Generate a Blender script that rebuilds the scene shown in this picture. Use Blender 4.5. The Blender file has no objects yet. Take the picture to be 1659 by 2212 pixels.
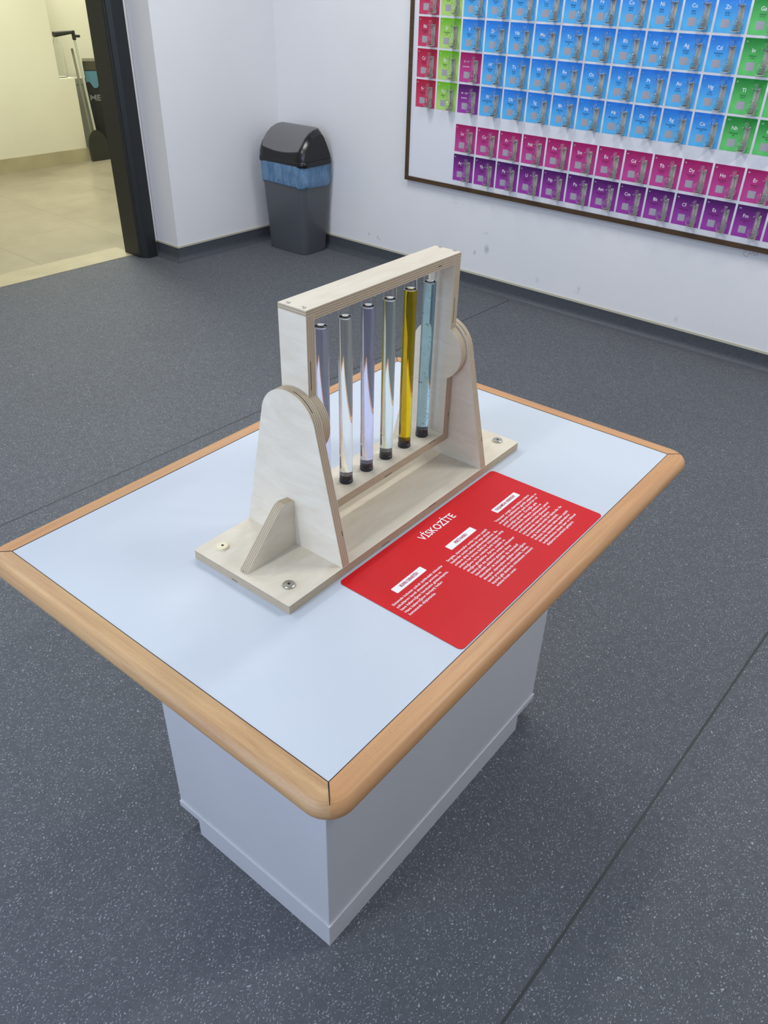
import bpy, bmesh, math, random
from mathutils import Vector, Matrix
random.seed(7)
S = bpy.context.scene
COL = S.collection
R = math.radians

# ---------------------------------------------------------------- camera
CAM = (-0.46564365, -0.44198158, 1.65801939)
YAW, PITCH, ROLL, FPX = R(37.99194352), R(-34.36077157), R(1.5376861), 1709.9468
d = Vector((math.cos(PITCH)*math.cos(YAW), math.cos(PITCH)*math.sin(YAW), math.sin(PITCH)))
r0 = d.cross(Vector((0, 0, 1))).normalized()
u0 = r0.cross(d)
rt = math.cos(ROLL)*r0 + math.sin(ROLL)*u0
up = -math.sin(ROLL)*r0 + math.cos(ROLL)*u0
cam = bpy.data.cameras.new('camera')
cam.sensor_fit = 'HORIZONTAL'; cam.sensor_width = 36.0; cam.lens = FPX/1659*36
cam.clip_start = .02; cam.clip_end = 60
co = bpy.data.objects.new('camera', cam); COL.objects.link(co)
co.matrix_world = Matrix(((rt.x, up.x, -d.x, CAM[0]), (rt.y, up.y, -d.y, CAM[1]), (rt.z, up.z, -d.z, CAM[2]), (0, 0, 0, 1)))
S.camera = co

# ---------------------------------------------------------------- world, lights, exposure
S.view_settings.view_transform = 'Standard'; S.view_settings.look = 'None'
S.view_settings.gamma = 1; S.view_settings.use_curve_mapping = False
S.view_settings.exposure = 0.0
w = bpy.data.worlds.new('world'); S.world = w; w.use_nodes = True
w.node_tree.nodes['Background'].inputs[0].default_value = (.75, .85, 1, 1)
w.node_tree.nodes['Background'].inputs[1].default_value = .25
# room frame: corner behind the bin, u along the door wall, v along the chart wall (negative towards the camera)
K = Vector((3.848, 3.953, 0)); ROT = R(-2)
MR = Matrix.Translation(K) @ Matrix.Rotation(ROT, 4, 'Z')
def RW(u, v, z): return MR @ Vector((u, v, z))
ZC = 3.2
def area(name, loc, rot, sx, sy, power, col):
    l = bpy.data.lights.new(name, 'AREA'); l.shape = 'RECTANGLE'; l.size = sx; l.size_y = sy
    l.energy = power; l.color = col
    o = bpy.data.objects.new(name, l); COL.objects.link(o); o.location = loc; o.rotation_euler = rot
    return o
LAMPS = [(2.2, .8), (2.2, 2.8), (2.2, -1.2), (0.1, 2.8), (-1.9, .8), (2.2, -3.2)]  # last lamp is added to brighten the near right floor and low chart wall
LP = [.48, .70, .98, .62, .66, .75]
for (x, y), p in zip(LAMPS, LP):
    area('ceiling_lamp_light', (x, y, ZC-.075), (0, 0, ROT), 1.15, .13, 46*p, (1.0, 1.0, .975))
area('window_light', RW(-6.2, -3.5, 1.7), (R(90), 0, ROT+R(-90)), 3.0, 1.6, 60, (.52, .68, 1.0))
area('corridor_light', RW(-.7, 1.9, 2.9), (0, 0, ROT), .5, .5, 72, (.97, 1.0, .88))
area('corridor_far_fill', RW(.75, 3.75, 2.95), (0, 0, ROT), .5, .3, 40, (.97, 1.0, .90))  # added fill that brightens the corridor beyond the half wall

# ---------------------------------------------------------------- material helpers
def srgb(r, g, b):
    f = lambda c: (c/255/12.92) if c/255 <= .04045 else ((c/255+.055)/1.055)**2.4
    return (f(r), f(g), f(b), 1)
class NT:
    def __init__(s, name):
        s.m = bpy.data.materials.new(name); s.m.use_nodes = True; s.t = s.m.node_tree
        s.p = s.t.nodes['Principled BSDF']
    def n(s, kind, **kw):
        x = s.t.nodes.new(kind)
        for k, v in kw.items():
            if k.startswith('i_'):
                k = k[2:]; k = int(k) if k.isdigit() else k.replace('_', ' ')
                x.inputs[k].default_value = v
            else: setattr(x, k, v)
        return x
    def l(s, a, b, ai=0, bi=0):
        s.t.links.new(a.outputs[ai], (b.inputs[bi]))
    def math(s, op, a, b=None, c=None, clamp=False):
        x = s.t.nodes.new('ShaderNodeMath'); x.operation = op; x.use_clamp = clamp
        for i, v in enumerate((a, b, c)):
            if v is None: continue
            if isinstance(v, (int, float)): x.inputs[i].default_value = v
            else: s.t.links.new(v, x.inputs[i])
        return x.outputs[0]
    def mix(s, f, a, b):
        x = s.t.nodes.new('ShaderNodeMix'); x.data_type = 'RGBA'
        for i, v in ((0, f), (6, a), (7, b)):
            if isinstance(v, (int, float)): x.inputs[i].default_value = v
            elif isinstance(v, tuple): x.inputs[i].default_value = v
            else: s.t.links.new(v, x.inputs[i])
        return x.outputs[2]
    def ramp(s, f, lo, hi):
        x = s.t.nodes.new('ShaderNodeMapRange'); x.inputs[1].default_value = lo; x.inputs[2].default_value = hi
        s.t.links.new(f, x.inputs[0]); return x.outputs[0]
    def base(s, c):
        if isinstance(c, tuple): s.p.inputs['Base Color'].default_value = c
        else: s.t.links.new(c, s.p.inputs['Base Color'])
        return s
    def set(s, **kw):
        for k, v in kw.items():
            k = k.replace('_', ' ')
            if isinstance(v, (int, float, tuple)): s.p.inputs[k].default_value = v
            else: s.t.links.new(v, s.p.inputs[k])
        return s
    def bump(s, h, st, dist=.002):
        b = s.t.nodes.new('ShaderNodeBump'); b.inputs['Strength'].default_value = st; b.inputs['Distance'].default_value = dist
        s.t.links.new(h, b.inputs['Height']); s.t.links.new(b.outputs[0], s.p.inputs['Normal']); return s
    def coord(s, kind='Object', scale=(1, 1, 1), rot=(0, 0, 0)):
        c = s.t.nodes.new('ShaderNodeTexCoord'); m = s.t.nodes.new('ShaderNodeMapping')
        m.inputs['Scale'].default_value = scale; m.inputs['Rotation'].default_value = rot
        s.t.links.new(c.outputs[kind], m.inputs[0]); return m.outputs[0]
    def noise(s, vec, scale, detail=3, rough=.5, dist=0):
        x = s.t.nodes.new('ShaderNodeTexNoise'); x.inputs['Scale'].default_value = scale
        x.inputs['Detail'].default_value = detail; x.inputs['Roughness'].default_value = rough; x.inputs['Distortion'].default_value = dist
        s.t.links.new(vec, x.inputs['Vector']); return x.outputs[0]
def simple(name, c, rough=.5, metal=0, **kw):
    m = NT(name).base(c).set(Roughness=rough, Metallic=metal, **kw); return m.m

# wall paint
def paint(name, c, c2):
    m = NT(name); v = m.coord()
    n = m.noise(v, 1.6, 4); f = m.ramp(n, .35, .7)
    m.base(m.mix(f, c, c2)).set(Roughness=.55)
    m.bump(m.noise(v, 170, 2), .12, .002); return m.m
M_wall = paint('white_wall_paint', srgb(232, 232, 235), srgb(227, 228, 231))
M_ceil = paint('ceiling_paint', srgb(225, 225, 225), srgb(220, 220, 220))
M_cream = paint('cream_wall_paint', srgb(222, 219, 200), srgb(216, 212, 192))
# scuffed lower chart wall
m = NT('scuffed_wall_paint'); v = m.coord()
n = m.noise(v, 1.6, 4); f = m.ramp(n, .35, .7)
base = m.mix(f, srgb(232, 232, 235), srgb(227, 228, 231))
sc = m.noise(m.coord(scale=(1, .6, 1.3)), 7, 6, .62)
scm = m.ramp(sc, .665, .75)
sep = m.n('ShaderNodeSeparateXYZ'); m.t.links.new(v, sep.inputs[0])
low = m.ramp(sep.outputs[2], .75, .15)
base = m.mix(m.math('MULTIPLY', m.math('MULTIPLY', scm, low, clamp=True), .6), base, srgb(140, 143, 140))
wn = m.noise(v, 60, 3, .6)
for (sy_, sz_, sr_, st_) in ((-1.821, .258, .024, .6), (-1.735, .222, .013, .55), (-.854, .166, .011, .5), (-.934, .158, .010, .5), (-.951, .147, .006, .5), (-2.476, .165, .014, .3), (-2.198, .155, .018, .25), (-3.071, .142, .016, .25)):
    dy_ = m.math('ABSOLUTE', m.math('SUBTRACT', sep.outputs[1], sy_)); dz_ = m.math('MULTIPLY', m.math('ABSOLUTE', m.math('SUBTRACT', sep.outputs[2], sz_)), .7)
    dd_ = m.math('DIVIDE', m.math('SQRT', m.math('ADD', m.math('MULTIPLY', dy_, dy_), m.math('MULTIPLY', dz_, dz_))), sr_)
    mk_ = m.math('MULTIPLY', m.math('SUBTRACT', m.math('ADD', 1.0, m.math('MULTIPLY', wn, .8)), m.math('ADD', dd_, .4), clamp=True), st_)
    base = m.mix(mk_, base, srgb(132, 134, 126))
m.base(base).set(Roughness=.5)
m.bump(m.noise(v, 170, 2), .12, .002); M_wall2 = m.m
# vinyl floor with flecks
m = NT('flecked_vinyl_floor'); v = m.coord()
big = m.noise(v, 1.3, 3); fine = m.noise(v, 260, 2)
c = m.mix(m.ramp(big, .3, .7), srgb(90, 93, 98), srgb(96, 99, 104))
mid = m.noise(v, 34, 4, .65); c = m.mix(m.math('MULTIPLY', m.ramp(mid, .35, .68), .35), c, srgb(70, 73, 78))
c = m.mix(m.math('MULTIPLY', m.ramp(fine, .42, .62), .35), c, srgb(76, 79, 85))
def flecks(scale, seed, thr, ang):
    mp = m.n('ShaderNodeMapping'); mp.inputs['Location'].default_value = (seed, seed*.7, 0)
    mp.inputs['Rotation'].default_value = (0, 0, ang); mp.inputs['Scale'].default_value = (1, 2.3, 1)
    wv = m.n('ShaderNodeTexNoise'); wv.inputs['Scale'].default_value = 60; m.t.links.new(v, wv.inputs['Vector'])
    ad = m.n('ShaderNodeVectorMath', operation='MULTIPLY_ADD'); m.t.links.new(wv.outputs[1], ad.inputs[0]); ad.inputs[1].default_value = (.02, .02, 0); m.t.links.new(v, ad.inputs[2])
    m.t.links.new(ad.outputs[0], mp.inputs[0])
    vo = m.n('ShaderNodeTexVoronoi'); vo.inputs['Scale'].default_value = scale; vo.voronoi_dimensions = '2D'
    m.t.links.new(mp.outputs[0], vo.inputs['Vector'])
    sp = m.n('ShaderNodeSeparateColor'); m.t.links.new(vo.outputs['Color'], sp.inputs[0])
    near = m.math('LESS_THAN', vo.outputs['Distance'], .17)
    pick = m.math('GREATER_THAN', sp.outputs[0], thr)
    return m.math('MULTIPLY', near, pick)
c = m.mix(m.math('MULTIPLY', flecks(92, 0, .60, .5), .50), c, srgb(196, 200, 204))
c = m.mix(m.math('MULTIPLY', flecks(118, 3.3, .58, -.7), .38), c, srgb(176, 180, 184))
c = m.mix(m.math('MULTIPLY', flecks(100, 7.1, .66, 1.1), .55), c, srgb(58, 62, 72))
m.base(c).set(Roughness=.68, Specular_IOR_Level=.18)
m.bump(m.noise(v, 420, 2), .06, .0006); M_floor = m.m
M_seam = simple('vinyl_weld_seam', srgb(46, 50, 50), .5)
M_seam2 = simple('pale_weld_seam', srgb(54, 57, 60), .6)
M_cove = NT('vinyl_cove'); M_cove.base(M_cove.mix(M_cove.ramp(M_cove.noise(M_cove.coord(), 90, 3), .4, .7), srgb(72, 76, 82), srgb(62, 66, 73))).set(Roughness=.5); M_cove = M_cove.m
M_bead = simple('cream_sealant', srgb(196, 192, 172), .6)
M_frame = NT('anthracite_door_frame'); M_frame.base(srgb(28, 32, 35)).set(Roughness=.45); M_frame.bump(M_frame.noise(M_frame.coord(), 300, 2), .05, .001); M_frame = M_frame.m
# corridor floor tiles
m = NT('beige_floor_tile'); v = m.coord(); sep = m.n('ShaderNodeSeparateXYZ'); m.t.links.new(v, sep.inputs[0])
def grout(o, off, pitch, wd):
    a = m.math('ADD', o, off); b = m.math('DIVIDE', a, pitch); fr = m.math('FRACT', b)
    return m.math('LESS_THAN', fr, wd/pitch)
g = m.math('MAXIMUM', grout(sep.outputs[0], .91+7.4, .74, .006), grout(sep.outputs[1], -2.01+7.4, .74, .006))
cl = m.noise(v, 2.2, 5, .6); cc = m.mix(m.ramp(cl, .35, .7), srgb(160, 151, 130), srgb(140, 131, 111))
m.base(m.mix(m.math('MULTIPLY', g, .6), cc, srgb(100, 92, 74))).set(Roughness=.28); M_tile = m.m
m = NT('beige_tile_skirting'); v = m.coord(); m.base(m.mix(m.ramp(m.noise(v, 5, 4), .35, .7), srgb(178, 168, 138), srgb(164, 154, 126))).set(Roughness=.35); M_tskirt = m.m
# white laminate
m = NT('white_laminate'); v = m.coord(); m.base(m.mix(m.ramp(m.noise(v, 6, 3), .3, .7), srgb(199, 207, 217), srgb(195, 204, 214))).set(Roughness=.42, Specular_IOR_Level=.3)
m.bump(m.noise(v, 500, 1), .05, .0004); M_lam = m.m
m = NT('cabinet_melamine'); v = m.coord(); m.base(m.mix(m.ramp(m.noise(v, 4, 3), .3, .7), srgb(200, 200, 203), srgb(196, 197, 200))).set(Roughness=.38); m.bump(m.noise(v, 600, 1), .05, .0004); M_mel = m.m
# beech edging, grain along u of uv
def beech(name, ca, cb, cc):
    m = NT(name); v = m.coord('UV', (1.2, 26, 1)); n1 = m.noise(v, 3, 5, .6, .6)
    v2 = m.coord('UV', (60, 420, 1)); n2 = m.noise(v2, 3, 2)
    v3 = m.coord('UV', (2.2, 5, 1)); n3 = m.noise(v3, 1.4, 3)
    c = m.mix(m.ramp(n1, .32, .68), ca, cb); c = m.mix(m.math('MULTIPLY', m.ramp(n3, .4, .75), .6), c, cc)
    c = m.mix(m.math('MULTIPLY', m.ramp(n2, .55, .72), .22), c, srgb(120, 78, 48))
    m.base(c).set(Roughness=.42); m.bump(n1, .08, .001); return m.m
M_beech = beech('beech_edging', srgb(204, 156, 106), srgb(184, 134, 88), srgb(192, 136, 94))
M_beech2 = beech('striped_beech_edging', srgb(206, 170, 124), srgb(164, 118, 82), srgb(190, 154, 104))
M_dark = simple('dark_joint', srgb(40, 26, 22), .8)
# plywood
m = NT('birch_ply_face'); v = m.coord('UV', (3.0, 11, 1), (0, 0, .55)); n1 = m.noise(v, 2.6, 6, .62, 1.1)
v2 = m.coord('UV', (4, 7, 1), (0, 0, .3)); n2 = m.noise(v2, 2, 4, .6, .5)
c = m.mix(m.ramp(n1, .25, .85), srgb(231, 223, 206), srgb(210, 198, 175))
c = m.mix(m.math('MULTIPLY', m.ramp(n2, .6, .75), .4), c, srgb(206, 188, 162))
m.base(c).set(Roughness=.45, Specular_IOR_Level=.35); m.bump(n1, .04, .001); M_ply = m.m
m = NT('birch_ply_edge'); tc = m.n('ShaderNodeTexCoord'); sp = m.n('ShaderNodeSeparateXYZ'); m.t.links.new(tc.outputs['UV'], sp.inputs[0])
vv = m.math('MULTIPLY', sp.outputs[1], 9.0); fl = m.math('FLOOR', vv); par = m.math('MODULO', fl, 2.0)
fr = m.math('FRACT', vv)
cb = m.n('ShaderNodeCombineXYZ'); m.t.links.new(m.math('MULTIPLY', sp.outputs[0], 1.0), cb.inputs[0]); m.t.links.new(m.math('MULTIPLY', fl, .37), cb.inputs[1])
st = m.noise(cb.outputs[0], 46, 4, .6)
void = m.noise(cb.outputs[0], 11, 1, .4)
c = m.mix(par, srgb(204, 193, 168), srgb(172, 154, 127))
c = m.mix(m.math('MULTIPLY', m.ramp(st, .35, .7), .35), c, srgb(168, 140, 104))
line = m.math('LESS_THAN', fr, .14)
c = m.mix(m.math('MULTIPLY', line, .5), c, srgb(92, 76, 58))
vd = m.math('MULTIPLY', m.math('GREATER_THAN', void, .675), par)
c = m.mix(m.math('MULTIPLY', vd, .9), c, srgb(38, 24, 18))
m.base(c).set(Roughness=.6); M_edge = m.m
M_steel = simple('bolt_steel', srgb(190, 188, 180), .3, 1.0)
M_brassy = simple('cream_bolt_cap', srgb(232, 222, 186), .4, .0)
M_hole = simple('dark_hole', srgb(20, 18, 18), .7)
def glass(name, c, ior=1.45, rough=0.0):
    m = NT(name).base(c).set(Roughness=rough, IOR=ior, Transmission_Weight=1.0); return m.m
M_glass = glass('clear_glass', (1, 1, 1, 1))
M_fglass = glass('flask_glass', (.98, .99, .99, 1), 1.42)
def liquid(name, c, dens, ior=1.45):
    m = NT(name).base((1, 1, 1, 1)).set(Roughness=0.0, IOR=ior, Transmission_Weight=1.0)
    va = m.n('ShaderNodeVolumeAbsorption'); va.inputs[0].default_value = c; va.inputs[1].default_value = dens
    m.t.links.new(va.outputs[0], m.t.nodes['Material Output'].inputs['Volume']); return m.m
M_cap = simple('black_rubber_stopper', srgb(42, 43, 52), .35)
M_binbody = NT('grey_bin_plastic'); M_binbody.base(srgb(84, 87, 92)).set(Roughness=.38); M_binbody = M_binbody.m
M_binblack = simple('black_bin_plastic', srgb(16, 16, 19), .25)
M_flap = simple('grey_flap_plastic', srgb(104, 104, 106), .42)
m = NT('blue_bin_liner'); v = m.coord(scale=(1, 1, .35)); n = m.noise(v, 22, 4, .6, 1.2)
m.base(m.mix(m.ramp(n, .35, .65), srgb(98, 136, 176), srgb(132, 166, 200))).set(Roughness=.22, Transmission_Weight=.25, IOR=1.2); m.bump(n, .7, .01); M_liner = m.m
M_red = simple('red_sticker', srgb(204, 18, 28), .42, 0, Specular_IOR_Level=.22)
M_white = simple('white_print', srgb(240, 240, 246), .5)
M_redtxt = simple('red_print', srgb(176, 24, 52), .5)
M_board = simple('white_chart_panel', srgb(226, 228, 236), .35)
M_bframe = NT('dark_brown_frame'); M_bframe.base(M_bframe.mix(M_bframe.ramp(M_bframe.noise(M_bframe.coord(scale=(1, 1, 8)), 9, 3), .3, .7), srgb(84, 62, 38), srgb(66, 46, 28))).set(Roughness=.4); M_bframe = M_bframe.m
M_qr = simple('pale_grey_label_patch', srgb(168, 166, 178), .5)
M_dtext = simple('dark_blue_print', srgb(24, 58, 112), .5)
M_dtext2 = simple('dark_red_print', srgb(96, 8, 50), .5)
M_dtext3 = simple('dark_green_print', srgb(12, 84, 34), .5)
M_lblue = simple('light_blue_print', srgb(150, 196, 242), .5)
def grad(name, top, bot):
    m = NT(name); tc = m.n('ShaderNodeTexCoord'); sp = m.n('ShaderNodeSeparateXYZ'); m.t.links.new(tc.outputs['UV'], sp.inputs[0])
    m.base(m.mix(m.ramp(sp.outputs[1], .25, .95), srgb(*bot), srgb(*top))).set(Roughness=.4); return m.m
TILE = {'red': grad('red_tile_print', (176, 12, 60), (206, 62, 104)),
        'lime': grad('lime_tile_print', (112, 190, 34), (184, 222, 124)),
        'blue': grad('blue_tile_print', (26, 122, 226), (88, 186, 246)),
        'pink': grad('pink_tile_print', (158, 0, 92), (200, 66, 150)),
        'purple': grad('purple_tile_print', (74, 0, 96), (160, 60, 168)),
        'green': grad('green_tile_print', (0, 132, 40), (100, 206, 112))}
M_brk = simple('grey_bracket_plastic', srgb(184, 182, 175), .45)

# ---------------------------------------------------------------- mesh helpers
def link(name, me, mats, parent=None, loc=(0, 0, 0), mw=None):
    o = bpy.data.objects.new(name, me); COL.objects.link(o)
    for mm in (mats if isinstance(mats, (list, tuple)) else [mats]):
        me.materials.append(mm)
    if parent: o.parent = parent
    o.location = loc
    if mw is not None: o.matrix_world = mw
    return o
def obj(name, bm, mats, parent=None, smooth=False, off=(0, 0, 0)):
    """bm in the parent's own coordinates; off = subtract (thing base in world)"""
    if off != (0, 0, 0):
        bmesh.ops.translate(bm, verts=bm.verts, vec=-Vector(off))
    bmesh.ops.recalc_face_normals(bm, faces=bm.faces)
    me = bpy.data.meshes.new(name); bm.to_mesh(me); bm.free()
    if smooth:
        for p in me.polygons: p.use_smooth = True
        if smooth != 'all':
            me.set_sharp_from_angle(angle=R(smooth if smooth is not True else 35))
    return link(name, me, mats, parent)
def thing(name, label, cat, loc=(0, 0, 0), rotz=0, group=None):
    o = bpy.data.objects.new(name, None); COL.objects.link(o); o.empty_display_size = .1
    o.location = loc; o.rotation_euler = (0, 0, rotz); tag(o, label, cat, group); return o
def tag(o, label=None, cat=None, group=None, kind=None):
    if label: o['label'] = label
    if cat: o['category'] = cat
    if group: o['group'] = group
    if kind: o['kind'] = kind
    return o
def box(bm, x0, x1, y0, y1, z0, z1, mi=0):
    vs = [bm.verts.new(p) for p in [(x0, y0, z0), (x1, y0, z0), (x1, y1, z0), (x0, y1, z0), (x0, y0, z1), (x1, y0, z1), (x1, y1, z1), (x0, y1, z1)]]
    fs = []
    for q in ((0, 3, 2, 1), (4, 5, 6, 7), (0, 1, 5, 4), (1, 2, 6, 5), (2, 3, 7, 6), (3, 0, 4, 7)):
        f = bm.faces.new([vs[i] for i in q]); f.material_index = mi; fs.append(f)
    return vs, fs
def bxm(name, x0, x1, y0, y1, z0, z1, mat, parent=None, bevel=0, off=(0, 0, 0)):
    bm = bmesh.new(); box(bm, x0, x1, y0, y1, z0, z1)
    if bevel: bmesh.ops.bevel(bm, geom=bm.edges[:], offset=bevel, segments=2, affect='EDGES')
    return obj(name, bm, mat, parent, smooth=bool(bevel), off=off)
def prism(bm, pts, axis, a0, a1, face_mi=0, edge_mi=1):
    """extrude a 2D outline along axis ('x': pts=(y,z), 'y': pts=(x,z), 'z': pts=(x,y)); edges get uv (length, thickness 0..1)"""
    uvl = bm.loops.layers.uv.get('UVMap') or bm.loops.layers.uv.new('UVMap')
    def P(p, a):
        return {'x': (a, p[0], p[1]), 'y': (p[0], a, p[1]), 'z': (p[0], p[1], a)}[axis]
    A = [bm.verts.new(P(p, a0)) for p in pts]; B = [bm.verts.new(P(p, a1)) for p in pts]
    n = len(pts); s = 0.0
    for cap in (A[::-1], B):
        f = bm.faces.new(cap); f.material_index = face_mi
        for lp in f.loops:
            cc = lp.vert.co; q = {'x': (cc.y, cc.z), 'y': (cc.x, cc.z), 'z': (cc.x, cc.y)}[axis]
            lp[uvl].uv = (q[0]+a0, q[1]+a1*.3)
    for i in range(n):
        j = (i+1) % n; L = (Vector(pts[i])-Vector(pts[j])).length
        f = bm.faces.new((A[i], A[j], B[j], B[i])); f.material_index = edge_mi
        for lp, uv in zip(f.loops, ((s, 0), (s+L, 0), (s+L, .999), (s, .999))): lp[uvl].uv = uv
        s += L
def lathe(bm, prof, seg=32, cx=0, cy=0, closed=False, mi=0):
    rings = []
    for r, z in prof:
        if r < 1e-6: rings.append([bm.verts.new((cx, cy, z))]*seg)
        else: rings.append([bm.verts.new((cx+r*math.cos(2*math.pi*i/seg), cy+r*math.sin(2*math.pi*i/seg), z)) for i in range(seg)])
    for k in range(len(rings)-1):
        a, b = rings[k], rings[k+1]
        for i in range(seg):
            j = (i+1) % seg; vs = []
            for v in (a[i], a[j], b[j], b[i]):
                if v not in vs: vs.append(v)
            if len(vs) > 2:
                try: bm.faces.new(vs).material_index = mi
                except ValueError: pass
def tube(bm, p0, p1, r, seg=12, r1=None):
    p0, p1 = Vector(p0), Vector(p1); ax = (p1-p0).normalized(); r1 = r if r1 is None else r1
    a = ax.orthogonal().normalized(); b = ax.cross(a)
    A = [bm.verts.new(p0+(a*math.cos(t)+b*math.sin(t))*r) for t in [2*math.pi*i/seg for i in range(seg)]]
    B = [bm.verts.new(p1+(a*math.cos(t)+b*math.sin(t))*r1) for t in [2*math.pi*i/seg for i in range(seg)]]
    bm.faces.new(A[::-1]); bm.faces.new(B)
    for i in range(seg): bm.faces.new((A[i], A[(i+1) % seg], B[(i+1) % seg], B[i]))
def rrect(x0, x1, y0, y1, r, seg=6):
    out = []
    for cx, cy, a in ((x1-r, y0+r, -90), (x1-r, y1-r, 0), (x0+r, y1-r, 90), (x0+r, y0+r, 180)):
        for i in range(seg+1):
            t = R(a+90*i/seg); out.append((cx+r*math.cos(t), cy+r*math.sin(t)))
    return out
def text_into(bm, s, size, M, align='LEFT', bold=0.0, res=3, mi=0, fit=None, xs=1.0):
    cu = bpy.data.curves.new('t', 'FONT'); cu.body = s; cu.size = size; cu.align_x = align
    cu.offset = bold*size; cu.resolution_u = res; cu.fill_mode = 'FRONT'
    o = bpy.data.objects.new('t', cu)
    me = bpy.data.meshes.new_from_object(o)
    if len(me.vertices):
        xsn = [v.co.x for v in me.vertices]
        if fit: xs = fit/(max(xsn)-min(xsn))
        me.transform(M @ Matrix.Diagonal((xs, 1, 1, 1)))
        n0 = len(bm.faces); bm.from_mesh(me); bm.faces.ensure_lookup_table()
        for f in bm.faces[n0:]: f.material_index = mi
    bpy.data.objects.remove(o); bpy.data.meshes.remove(me); bpy.data.curves.remove(cu)
def struct(name, bm, mats, smooth=False, room=True):
    o = obj(name, bm, mats, smooth=smooth); tag(o, kind='structure')
    if room: o.matrix_world = MR
    return o
def sbox(name, x0, x1, y0, y1, z0, z1, mat):
    bm = bmesh.new(); box(bm, x0, x1, y0, y1, z0, z1); return struct(name, bm, mat)

# ---------------------------------------------------------------- the setting (room frame)
TB = .345
sbox('floor', -7, .25, -7, TB, -.05, 0, M_floor)
sbox('floor_corridor', -3.6, 2.2, TB, 5.2, -.05, 0, M_tile)
bm = bmesh.new(); box(bm, -2.35, -1.08, TB-.001, .573, 0, .003)
o = struct('trim_1', bm, M_tskirt)
for i, (a, b) in enumerate([((-6.9, -4.285), (-.02, -4.285)), ((-6.9, -2.04), (-.02, -2.04))]):
    bm = bmesh.new(); box(bm, a[0], b[0], a[1]-.003, a[1]+.003, 0, .0006); struct('trim_%d' % (i+2), bm, M_seam if i == 0 else M_seam2)
sbox('wall_right', 0, .2, -7, .2, 0, ZC, M_wall2)
sbox('wall_back', -.964, 0, 0, .43, 0, ZC, M_wall)
bm = bmesh.new()
box(bm, -1.06, -.964, .235, .425, 0, ZC); box(bm, -2.30, -1.06, .235, .425, 2.16, ZC); box(bm, -7, -2.30, .235, .425, 0, ZC)
struct('wall_door_side', bm, M_wall)
sbox('wall_left', -7.1, -7, -7, .4, 0, ZC, M_wall)
sbox('wall_front', -7, .2, -7.1, -7, 0, ZC, M_wall)
sbox('ceiling', -7.1, .2, -7.1, .43, ZC, ZC+.1, M_ceil)
# door frame: stepped anthracite profile
def frame_side(sgn, u):
    pr = [(0, .43), (0, .262), (.004, .252), (.010, .248), (.010, .236), (.030, .214), (.036, .205), (.105, .205), (.110, .210), (.110, .240), (.06, .240), (.06, .43)]
    return [(u+sgn*a, b) for a, b in pr]
bm = bmesh.new()
p1 = frame_side(1, -1.102)
uvl = bm.loops.layers.uv.new('UVMap')
prism(bm, p1, 'z', 0, 2.12, 0, 0)
prism(bm, frame_side(-1, -2.26)[::-1], 'z', 0, 2.12, 0, 0)
box(bm, -2.37, -.992, .205, .43, 2.12, 2.22)
struct('door_1', bm, M_frame)
# cove skirting: extruded profile
def cove(name, pts, closed=False):
    """pts: polyline in room (u,v) at wall face, room interior on the right-hand side of travel"""
    H = .0885; prof = [(0, H+.012, 1), (.004, H+.012, 1), (.004, H, 1), (.004, H, 0), (.004, .035, 0), (.008, .018, 0), (.018, .007, 0), (.034, .0015, 0), (.036, 0, 0), (0, 0, 0)]
    bm = bmesh.new(); rows = []
    P = [Vector(p) for p in pts]
    for i, p in enumerate(P):
        def nrm(a, b):
            dd = (b-a).normalized(); return Vector((dd.y, -dd.x))
        if i == 0: n = nrm(P[0], P[1])
        elif i == len(P)-1: n = nrm(P[-2], P[-1])
        else:
            n1, n2 = nrm(P[i-1], P[i]), nrm(P[i], P[i+1]); n = (n1+n2)/(1+n1.dot(n2))
        rows.append([bm.verts.new((p.x+n.x*a, p.y+n.y*a, z)) for a, z, _ in prof])
    for k in range(len(rows)-1):
        for j in range(len(prof)-1):
            f = bm.faces.new((rows[k][j], rows[k+1][j], rows[k+1][j+1], rows[k][j+1])); f.material_index = 0 if j > 2 else 1
    bm.faces.new(rows[0]); bm.faces.new(rows[-1][::-1])
    return struct(name, bm, [M_cove, M_bead], smooth=30)
cove('baseboard_back', [(-.990, .235), (-.964, .235), (-.964, 0), (0, 0), (0, -.02)])
cove('baseboard_right', [(0, -.02), (0, -7)])
# corridor
VF = 3.35
sbox('wall_corridor', -3.6, .287, VF, VF+.3, 0, 3.0, M_cream)
bm = bmesh.new(); box(bm, .287, .446, VF, VF+.22, 0, .74); struct('wall_half', bm, M_cream)
sbox('baseboard_corridor', -3.6, .450, VF-.012, VF, 0, .122, M_tskirt)
sbox('wall_corridor_far', -.5, 2.2, 4.15, 4.3, 0, 3.0, M_cream)
sbox('wall_corridor_right', 1.6, 1.75, .43, 4.3, 0, 3.0, M_cream)
sbox('wall_corridor_left', -3.7, -3.6, .43, 3.4, 0, 3.0, M_cream)
sbox('wall_corridor_near', -.97, 1.7, .43, .5, 0, 3.0, M_cream)
sbox('ceiling_corridor', -3.7, 2.2, .425, 4.4, 3.0, 3.1, M_ceil)

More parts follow.
